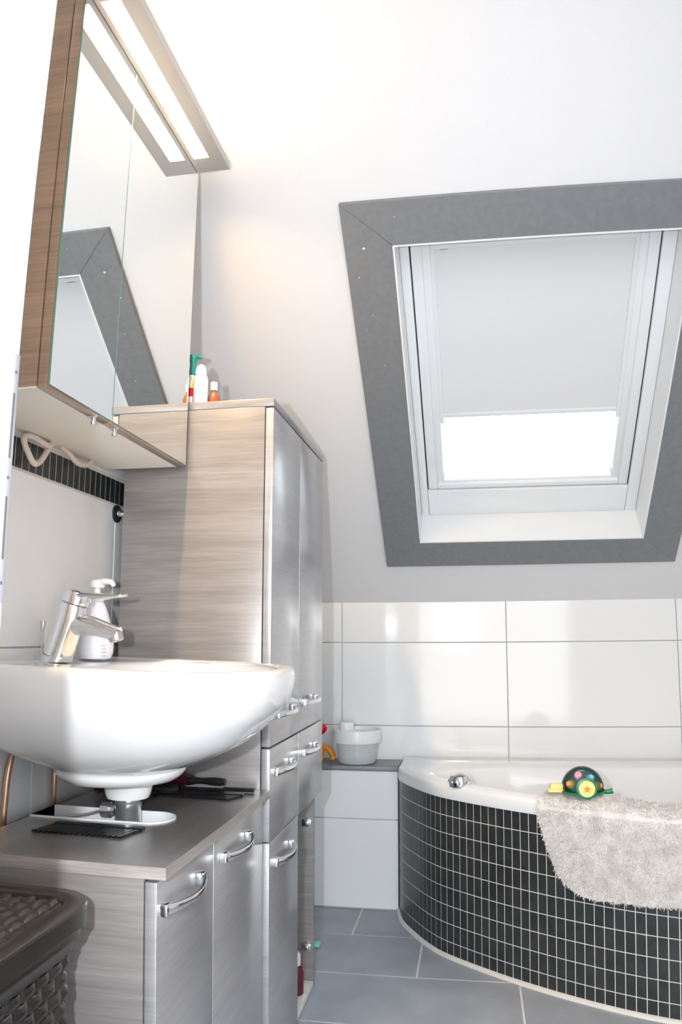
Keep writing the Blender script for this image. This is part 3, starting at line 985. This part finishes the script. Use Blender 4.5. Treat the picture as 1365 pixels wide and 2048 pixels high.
# ------------------------------------------------------------------ things on the low cabinet
def comb(name, label, p0, ang, length, tooth, n, handle_len=0., z=.6212, skew=.35, group=None, side=1):
    """spine from p0 along ang; teeth to one side"""
    t = thing(name, label, 'comb', (p0[0], p0[1], z), group)
    d = Vector((math.cos(ang), math.sin(ang), 0)); s_ = Vector((d.y, -d.x, 0)) * -side * -1
    bm = BM()
    o_ = Vector((p0[0], p0[1], z))
    def bar(a, b, w_, h):
        a = Vector(a); b = Vector(b); q = (b - a).normalized(); n_ = Vector((-q.y, q.x, 0)) * w_ / 2; up = Vector((0, 0, h))
        vs = [bm.verts.new(v) for v in (a - n_, b - n_, b + n_, a + n_, a - n_ + up, b - n_ + up, b + n_ + up, a + n_ + up)]
        for f in ((0, 3, 2, 1), (4, 5, 6, 7), (0, 1, 5, 4), (2, 3, 7, 6), (1, 2, 6, 5), (0, 4, 7, 3)): bm.faces.new([vs[i] for i in f])
    bar(o_, o_ + d * length, .012, .005)
    obj('spine', bm, 'black', t)
    bm = BM()
    for k in range(n):
        b0 = o_ + d * (length * (k + .5) / n) + s_ * .004
        e1 = b0 + s_ * tooth - d * skew * tooth
        bar(b0 + Vector((0, 0, .0005)), e1 + Vector((0, 0, .0005)), length / n * .68, .0032)
    o = obj('teeth', bm, 'black', t)
    if handle_len:
        bm = BM(); L_ = []
        for k in range(9):
            q = k / 8
            c = o_ + d * (length - .002 + handle_len * q) + Vector((0, 0, .0045))
            u = Vector((-d.y, d.x, 0)); r1 = .0065 - .001 * q
            L_.append([bm.verts.new(c + u * r1 * math.cos(a) + Vector((0, 0, 1)) * .0042 * math.sin(a)) for a in [2 * PI * i / 12 for i in range(12)]])
        for a, b in zip(L_, L_[1:]): ring_between(bm, a, b)
        bm.faces.new(L_[0]); bm.faces.new(L_[-1])
        obj('handle', bm, 'black', t)
    return t
comb('comb', 'wide black comb lying alone in front of the waste pipe', (-.664, 1.176), math.radians(0), .152, .052, 17, skew=.25, side=1)
comb('comb', 'black comb with slanted coarse teeth lying nearest the worktop edge by the tall cabinet', (-.590, 1.470), math.radians(-2), .155, .040, 18, skew=.35, side=1)
comb('comb', 'black handled comb lying behind another comb against the tall cabinet', (-.610, 1.500), math.radians(1), .125, .024, 22, handle_len=.062, z=.6215, skew=.1, side=1)

def round_brush(label, a, b, hl, mh, z=.638):
    """round hair brush: bristle barrel from a to b, then handle"""
    a = Vector((*a, z)); b = Vector((*b, z)); d = (b - a).normalized()
    t = thing('round_brush', label, 'hair brush', a)
    bm = BM(); tube(bm, [a, b], .010, 16); obj('barrel', bm, mh, t)
    bm = BM(); u, v = frame_of(d)
    n = int((b - a).length / .0055)
    for k in range(n):
        for j in range(12):
            an = 2 * PI * (j + .5 * (k % 2)) / 12
            r = u * math.cos(an) + v * math.sin(an); c = a + d * (.003 + .0055 * k)
            tube(bm, [c + r * .009, c + r * .0163], [.0006, .0004], 4)
    o = obj('bristles', bm, 'black', t)
    bm = BM(); P_ = [b + d * hl * q / 8 for q in range(9)]
    tube(bm, P_, [.010, .0085, .0065, .006, .0066, .0075, .008, .0078, .0065], 16)
    obj('handle', bm, 'black', t)
    return t
round_brush('round black hair brush lying over the comb teeth against the tall cabinet', (-.645, 1.515), (-.565, 1.512), .078, 'wine', z=.6385)
round_brush('round black hair brush with a wine red barrel lying near the copper pipes', (-.712, 1.408), (-.640, 1.412), .09, 'wine', z=.6385)

# copper pipes by the wall
def pipe(label, pts, r, m='copper', name='copper_pipe', group=None):
    bm = BM(); tube(bm, catmull(pts, 8), r, 12)
    return tag(obj(name, bm, m), label, 'pipe', group)
pipe('thick copper pipe beside the wall at the far left under the washbasin', [(-.7695, 1.188, .42), (-.7695, 1.188, .60), (-.7694, 1.190, .64), (-.769, 1.196, .69), (-.767, 1.209, .735)], .0055)
pipe('copper pipe behind the washbasin collar', [(-.7695, 1.350, .42), (-.7695, 1.350, .60), (-.7695, 1.351, .66), (-.769, 1.353, .702)], .0048)

KS[0] = 1.054
XW = -.738
# cables under the mirror cabinet
def cable(label, pts, r):
    bm = BM(); P_ = catmull(pts, 16)
    tube(bm, P_, [r * (1 + .05 * math.sin(i * 1.9)) for i in range(len(P_))], 12)
    return tag(obj('cable', bm, 'cable'), label, 'cable')
cable('cream cable hanging in a wide loop under the left end of the mirror cabinet', [(-.722, 1.205, 1.262), (-.722, 1.196, 1.248), (-.720, 1.172, 1.222), (-.719, 1.150, 1.212), (-.720, 1.128, 1.228), (-.723, 1.120, 1.246), (-.724, 1.130, 1.255), (-.722, 1.150, 1.257), (-.719, 1.172, 1.253), (-.718, 1.190, 1.252), (-.725, 1.215, 1.262)], .0052)
cable('cream cable sagging beside the loop under the mirror cabinet', [(-.722, 1.235, 1.2625), (-.720, 1.262, 1.256), (-.718, 1.290, 1.244), (-.719, 1.325, 1.246), (-.722, 1.355, 1.2600)], .0048)

hk = thing('wall_hook', 'small chrome peg on a black round plate beside the mosaic band', 'hook', (XW, 1.508, 1.181))
bm = BM(); lathe(bm, (XW - .001, 1.508, 1.181), [(.019, 0), (.019, .004), (.016, .006), (.0, .0065)], 32, axis=(1, 0, 0)); obj('back_plate', bm, 'dark', hk)
bm = BM(); lathe(bm, (XW + .0045, 1.508, 1.181), [(.008, 0), (.0065, .003), (.006, .022), (.0072, .024), (.0072, .030), (.0, .031)], 24, axis=(1, 0, 0)); obj('peg', bm, 'chrome', hk)

KS[0] = 1.
# ------------------------------------------------------------------ bottles on the tall cabinet
TZ = 1.4268
b_ = thing('lotion_bottle', 'round-shouldered white lotion bottle on the tall cabinet next to the mirror', 'bottle', (-.583, 1.575, TZ))
bm = BM(); lathe(bm, (-.583, 1.575, TZ), [(.0155, 0), (.017, .002), (.017, .060), (.0155, .068), (.0125, .074)], 30, sy=.8); bb = obj('bottle_body', bm, 'bottle', b_)
bm = BM()
for k, (z, wd) in enumerate(((.056, .018), (.052, .022), (.048, .014), (.040, .010))):
    for j in range(5):
        a = -PI / 2 - .35 + j * .17 * wd / .02
        box(bm, -.583 + .0168 * math.cos(a) - .0011, -.583 + .0168 * math.cos(a) + .0011, 1.575 + .0140 * math.sin(a) - .0006, 1.575 + .0140 * math.sin(a) + .001, TZ + z, TZ + z + .0018)
obj('label_print', bm, 'label', bb, smooth=False)
bm = BM(); lathe(bm, (-.583, 1.575, TZ + .0742), [(.0125, 0), (.0128, .004), (.0118, .012), (.0088, .020), (.004, .0245), (.0, .025)], 30); obj('cap', bm, 'plastic_w', b_)
b_ = thing('medicine_bottle', 'small brown bottle with a square white cap on the tall cabinet', 'bottle', (-.560, 1.60, TZ))
bm = BM(); lathe(bm, (-.560, 1.60, TZ), [(.012, 0), (.0135, .002), (.0135, .026), (.011, .034), (.006, .040), (.006, .0445)], 28); obj('bottle_body', bm, 'brown', b_)
bm = BM(); lathe(bm, (-.560, 1.60, TZ + .0447), [(.0075, 0), (.008, .001), (.008, .0175), (.0072, .019), (.0, .0193)], 24); obj('cap', bm, 'plastic_w', b_)
b_ = thing('spray_bottle', 'pale blue bottle with a teal pump head at the mirror edge on the tall cabinet', 'bottle', (-.624, 1.625, TZ))
bm = BM(); lathe(bm, (-.624, 1.625, TZ), [(.014, 0), (.016, .002), (.016, .070), (.012, .086), (.009, .092)], 28); obj('bottle_body', bm, 'bottle', b_)
bm = BM(); lathe(bm, (-.622, 1.625, TZ + .0922), [(.0085, 0), (.009, .004), (.0075, .02), (.0065, .030), (.010, .038), (.0135, .043), (.0135, .0475), (.0, .048)], 24)
tube(bm, [(-.622, 1.625, TZ + .136), (-.608, 1.622, TZ + .137), (-.602, 1.621, TZ + .132)], [.005, .0042, .0035], 12); obj('pump_head', bm, 'teal', b_)
b_ = thing('toothpaste_tube', 'red and white tube with a yellow cap standing at the mirror edge', 'tube', (-.608, 1.583, TZ))
bm = BM(); lathe(bm, (-.608, 1.583, TZ), [(.008, 0), (.0095, .002), (.0095, .012)], 20); lathe(bm, (-.608, 1.583, TZ + .0122), [(.0095, 0), (.0095, .014)], 20, mi=1); lathe(bm, (-.608, 1.583, TZ + .0264), [(.0095, 0), (.009, .016), (.008, .02)], 20); obj('tube_body', bm, ['red', 'bottle'], b_)
bm = BM(); lathe(bm, (-.608, 1.583, TZ + .0466), [(.0085, 0), (.0105, .003), (.0105, .015), (.006, .02), (.0, .021)], 20); obj('cap', bm, 'yellow', b_)

# ------------------------------------------------------------------ on the ledge
LZ = .4802
jr = thing('food_jar', 'squat clear jar with a wide white lid and knob on the slate ledge', 'jar', (-.408, 2.765, LZ))
bm = BM(); lathe(bm, (-.408, 2.765, LZ), [(.058, 0), (.064, .004), (.069, .020), (.073, .060), (.0735, .072)], 56); obj('jar_body', bm, 'jar', jr)
bm = BM(); lathe(bm, (-.408, 2.765, LZ + .0722), [(.078, 0), (.0835, .001), (.0845, .006), (.0845, .042), (.083, .045), (.080, .045), (.079, .034), (.0, .033)], 56); jl = obj('lid', bm, 'plastic_w', jr)
bm = BM(); lathe(bm, (-.443, 2.755, LZ + .1055), [(.036, 0), (.0355, .003), (.027, .010), (.0265, .034), (.0255, .0365), (.0, .037)], 36); obj('knob', bm, 'plastic_w', jl)
ty = thing('bath_toy', 'orange footed bath toy with a red knob beside the jar on the ledge', 'toy', (-.545, 2.755, LZ))
bm = BM()
tube(bm, catmull([(-.530, 2.735, LZ + .012), (-.531, 2.737, LZ + .034), (-.521, 2.739, LZ + .054), (-.506, 2.740, LZ + .048), (-.494, 2.741, LZ + .030), (-.491, 2.742, LZ + .013)], 6), [.0105 - .002 * abs(i - 15) / 15 for i in range(31)], 16)
tube(bm, [(-.524, 2.742, LZ + .050), (-.545, 2.750, LZ + .055), (-.560, 2.758, LZ + .060)], .010, 14)
obj('foot', bm, 'orange', ty)
bm = BM(); lathe(bm, (-.565, 2.76, LZ + .052), [(.02, 0), (.028, .012), (.03, .03), (.024, .05), (.012, .058)], 30); obj('toy_body', bm, 'bottle', ty)
bm = BM()
rr = [(.0, -.022), (.010, -.018), (.0165, -.006), (.0185, .006), (.014, .016), (.0, .021)]
lathe(bm, (-.533, 2.75, LZ + .116), rr, 28, axis=(.45, 0, 1)); tube(bm, [(-.565, 2.758, LZ + .108), (-.545, 2.752, LZ + .112)], .008, 14)
obj('knob', bm, 'red', ty)

# toy turtle on the bath mat
tt = thing('bath_toy', 'clear domed turtle bath toy with coloured balls on the bath rim', 'toy', (.280, 2.125, .516))
TC = Vector((.280, 2.125, .520))
bm = BM()
pr = [(.054, 0), (.0545, .004)] + [(.0545 * math.cos(a), .004 + .056 * math.sin(a)) for a in [PI / 2 * k / 14 for k in range(1, 15)]]
lathe(bm, TC + Vector((.0, 0, .004)), pr, 48)
obj('dome', bm, 'dome', tt)
bm = BM(); lathe(bm, TC + Vector((0, .004, .004)), [(.044, 0), (.046, .01), (.038, .03), (.022, .044), (.0, .05)], 36); obj('inner_shell', bm, 'domed', tt)
bm = BM()
lathe(bm, TC + Vector((0, 0, -.003)), [(.050, 0), (.058, .002), (.058, .006), (.05, .008)], 44)
tube(bm, [TC + Vector((.045, -.004, .001)), TC + Vector((.062, -.006, .0)), TC + Vector((.076, -.008, .0035))], [.006, .006, .0075], 14)
lathe(bm, TC + Vector((.002, -.058, .018)), [(.026, 0), (.027, .002), (.026, .007), (.02, .0085)], 40, axis=(0, -1, 0))
obj('shell_base', bm, 'green', tt)
bm = BM(); lathe(bm, TC + Vector((.002, -.0662, .018)), [(.0205, 0), (.021, .001), (.020, .004), (.0, .0045)], 40, axis=(0, -1, 0)); wh = obj('wheel', bm, 'yellow', tt)
bm = BM()
st = []
for k in range(10):
    a = PI / 2 + PI * k / 5; r = .0105 if k % 2 == 0 else .0052
    st.append((TC.x + .002 + r * math.cos(a), TC.z + .018 + r * math.sin(a)))
fa_ = [bm.verts.new((x, TC.y - .0705, z)) for x, z in st]; fb_ = [bm.verts.new((x, TC.y - .0722, z)) for x, z in st]
ring_between(bm, fa_, fb_); bm.faces.new(fb_); bm.faces.new(fa_)
obj('star', bm, 'orange', wh, smooth=False)
for (dx, dy, dz, m_) in ((-.034, -.026, .022, 'ball_orange'), (-.014, -.030, .044, 'ball_pink'), (.016, -.030, .038, 'ball_blue'), (.036, -.024, .018, 'ball_orange')):
    bm = BM(); ball(bm, TC + Vector((dx, dy, dz)), .0112); obj('rattle_ball', bm, m_, tt)
bm = BM()
box(bm, TC.x - .085, TC.x - .046, TC.y - .014, TC.y + .014, TC.z + .002, TC.z + .020, .006, seg=3)
box(bm, TC.x - .090, TC.x - .046, TC.y - .017, TC.y + .017, TC.z - .002, TC.z + .006, .003)
obj('head', bm, 'yellow', tt)

# ------------------------------------------------------------------ laundry basket
hb = thing('laundry_basket', 'dark brown woven plastic laundry basket with a lid beside the low cabinet', 'basket', (-.595, .74, 0))
HX0, HX1, HY0, HY1, HR = -.752, -.467, .545, .952, .060
def rrect(x0, x1, y0, y1, r, n=10):
    out = []
    for cx, cy, a0 in ((x1 - r, y1 - r, 0), (x0 + r, y1 - r, PI / 2), (x0 + r, y0 + r, PI), (x1 - r, y0 + r, 1.5 * PI)):
        for k in range(n + 1):
            a = a0 + PI / 2 * k / n; out.append((cx + r * math.cos(a), cy + r * math.sin(a)))
    return out
def rr_off(o): return rrect(HX0 + o, HX1 - o, HY0 + o, HY1 - o, max(.01, HR - o))
bm = BM()
def vl(P, z): return [bm.verts.new((x, y, z)) for x, y in P]
seq = [(.010, .572), (.002, .5725), (0, .575), (0, .5965), (.0015, .599), (.004, .600), (.026, .5995), (.029, .598), (.031, .595), (.032, .592)]
L = [vl(rr_off(o), z) for o, z in seq]
for a, b in zip(L, L[1:]): ring_between(bm, a, b)
bm.faces.new(L[0])
# woven inset
x0, x1, y0, y1 = HX0 + .032, HX1 - .032, HY0 + .032, HY1 - .032
lidrim = obj('lid', bm, 'rattan', hb, ang=28)
bm = BM()
px_, py_ = .030, .0165
def wv(u, v):
    i = math.floor(v / py_)
    fu = (u / px_ + .5 * (i % 2)) % 1.; fv = (v / py_) % 1.
    a = max(0, 1 - ((fu - .5) / .46) ** 2); b = max(0, 1 - ((fv - .5) / .47) ** 2)
    return .0045 * math.sqrt(a) * math.sqrt(b) + .002 * math.sqrt(a) * math.sqrt(b) * (fu - .5) * 2
nx, ny = 84, 200
G = [[bm.verts.new((x0 + (x1 - x0) * i / nx, y0 + (y1 - y0) * j / ny, .5925 + wv(y0 + (y1 - y0) * j / ny, x0 + (x1 - x0) * i / nx))) for i in range(nx + 1)] for j in range(ny + 1)]
def in_rr(x, y):
    r = HR - .032; cx = min(max(x, x0 + r), x1 - r); cy = min(max(y, y0 + r), y1 - r)
    return math.hypot(x - cx, y - cy) <= r
for j in range(ny):
    for i in range(nx):
        if in_rr(x0 + (x1 - x0) * (i + .5) / nx, y0 + (y1 - y0) * (j + .5) / ny): bm.faces.new((G[j][i], G[j][i + 1], G[j + 1][i + 1], G[j + 1][i]))
obj('woven_panel', bm, 'rattan', lidrim)
bm = BM()
seq = [(.022, .5718), (.010, .571), (.008, .566), (.008, .560), (.014, .557), (.015, .551), (.017, .548), (.017, .542), (.024, .538), (.024, .534)]
L = [vl(rr_off(o), z) for o, z in seq]
for a, b in zip(L, L[1:]): ring_between(bm, a, b)
# woven side walls, tapering down
def arcpts(o, step=.0033):
    P = rr_off(o) ; P.append(P[0]); C_ = [Vector((x, y, 0)) for x, y in P]
    return C_
base = arcpts(.026)
Ltot = sum((b - a).length for a, b in zip(base, base[1:]))
NS = 400
def along(C_, f):
    d = f * sum((b - a).length for a, b in zip(C_, C_[1:]))
    for a, b in zip(C_, C_[1:]):
        l = (b - a).length
        if d <= l and l > 0: return a.lerp(b, d / l), Vector(((b - a).y, -(b - a).x, 0)).normalized()
        d -= l
    return C_[-1], Vector((1, 0, 0))
ref = [along(base, k / NS) for k in range(NS)]
cen = Vector(((HX0 + HX1) / 2, (HY0 + HY1) / 2, 0))
NZ = 190; G = []
ztop, zbot = .534, .02
def wv2(s, z):
    py = .0185; pxx = Ltot / round(Ltot / .030)
    i = math.floor(z / py); fu = (s / pxx + .5 * (i % 2)) % 1.; fv = (z / py) % 1.
    a = max(0, 1 - ((fu - .5) / .46) ** 2); b = max(0, 1 - ((fv - .5) / .45) ** 2)
    return .0055 * math.sqrt(a) * math.sqrt(b)
for j in range(NZ + 1):
    z = ztop + (zbot - ztop) * j / NZ; row = []
    k_ = 1 - .13 * (ztop - z)
    for k in range(NS):
        p, n = ref[k]; q = cen + (p - cen) * k_
        row.append(bm.verts.new(Vector((q.x, q.y, z)) + n * wv2(Ltot * k / NS, z)))
    G.append(row)
for a, b in zip(G, G[1:]): ring_between(bm, a, b)
ring_between(bm, L[-1], vl(rr_off(.030), .534))
bm.faces.new(G[-1])
L2 = [vl([(cen.x + (x - cen.x) * .935, cen.y + (y - cen.y) * .935) for x, y in rr_off(o)], z) for o, z in ((.03, .022), (.024, .02), (.024, 0), (.03, 0))]
for a, b in zip(L2, L2[1:]): ring_between(bm, a, b)
obj('basket_body', bm, 'rattan', hb, ang=50)

# speck on the floor by the cabinet
bm = BM(); box(bm, -.487, -.458, 2.335, 2.368, .0003, .012, .005, seg=3)
tag(obj('sponge_scrap', bm, 'mint'), 'tiny mint green scrap on the floor by the open cabinet', 'scrap')
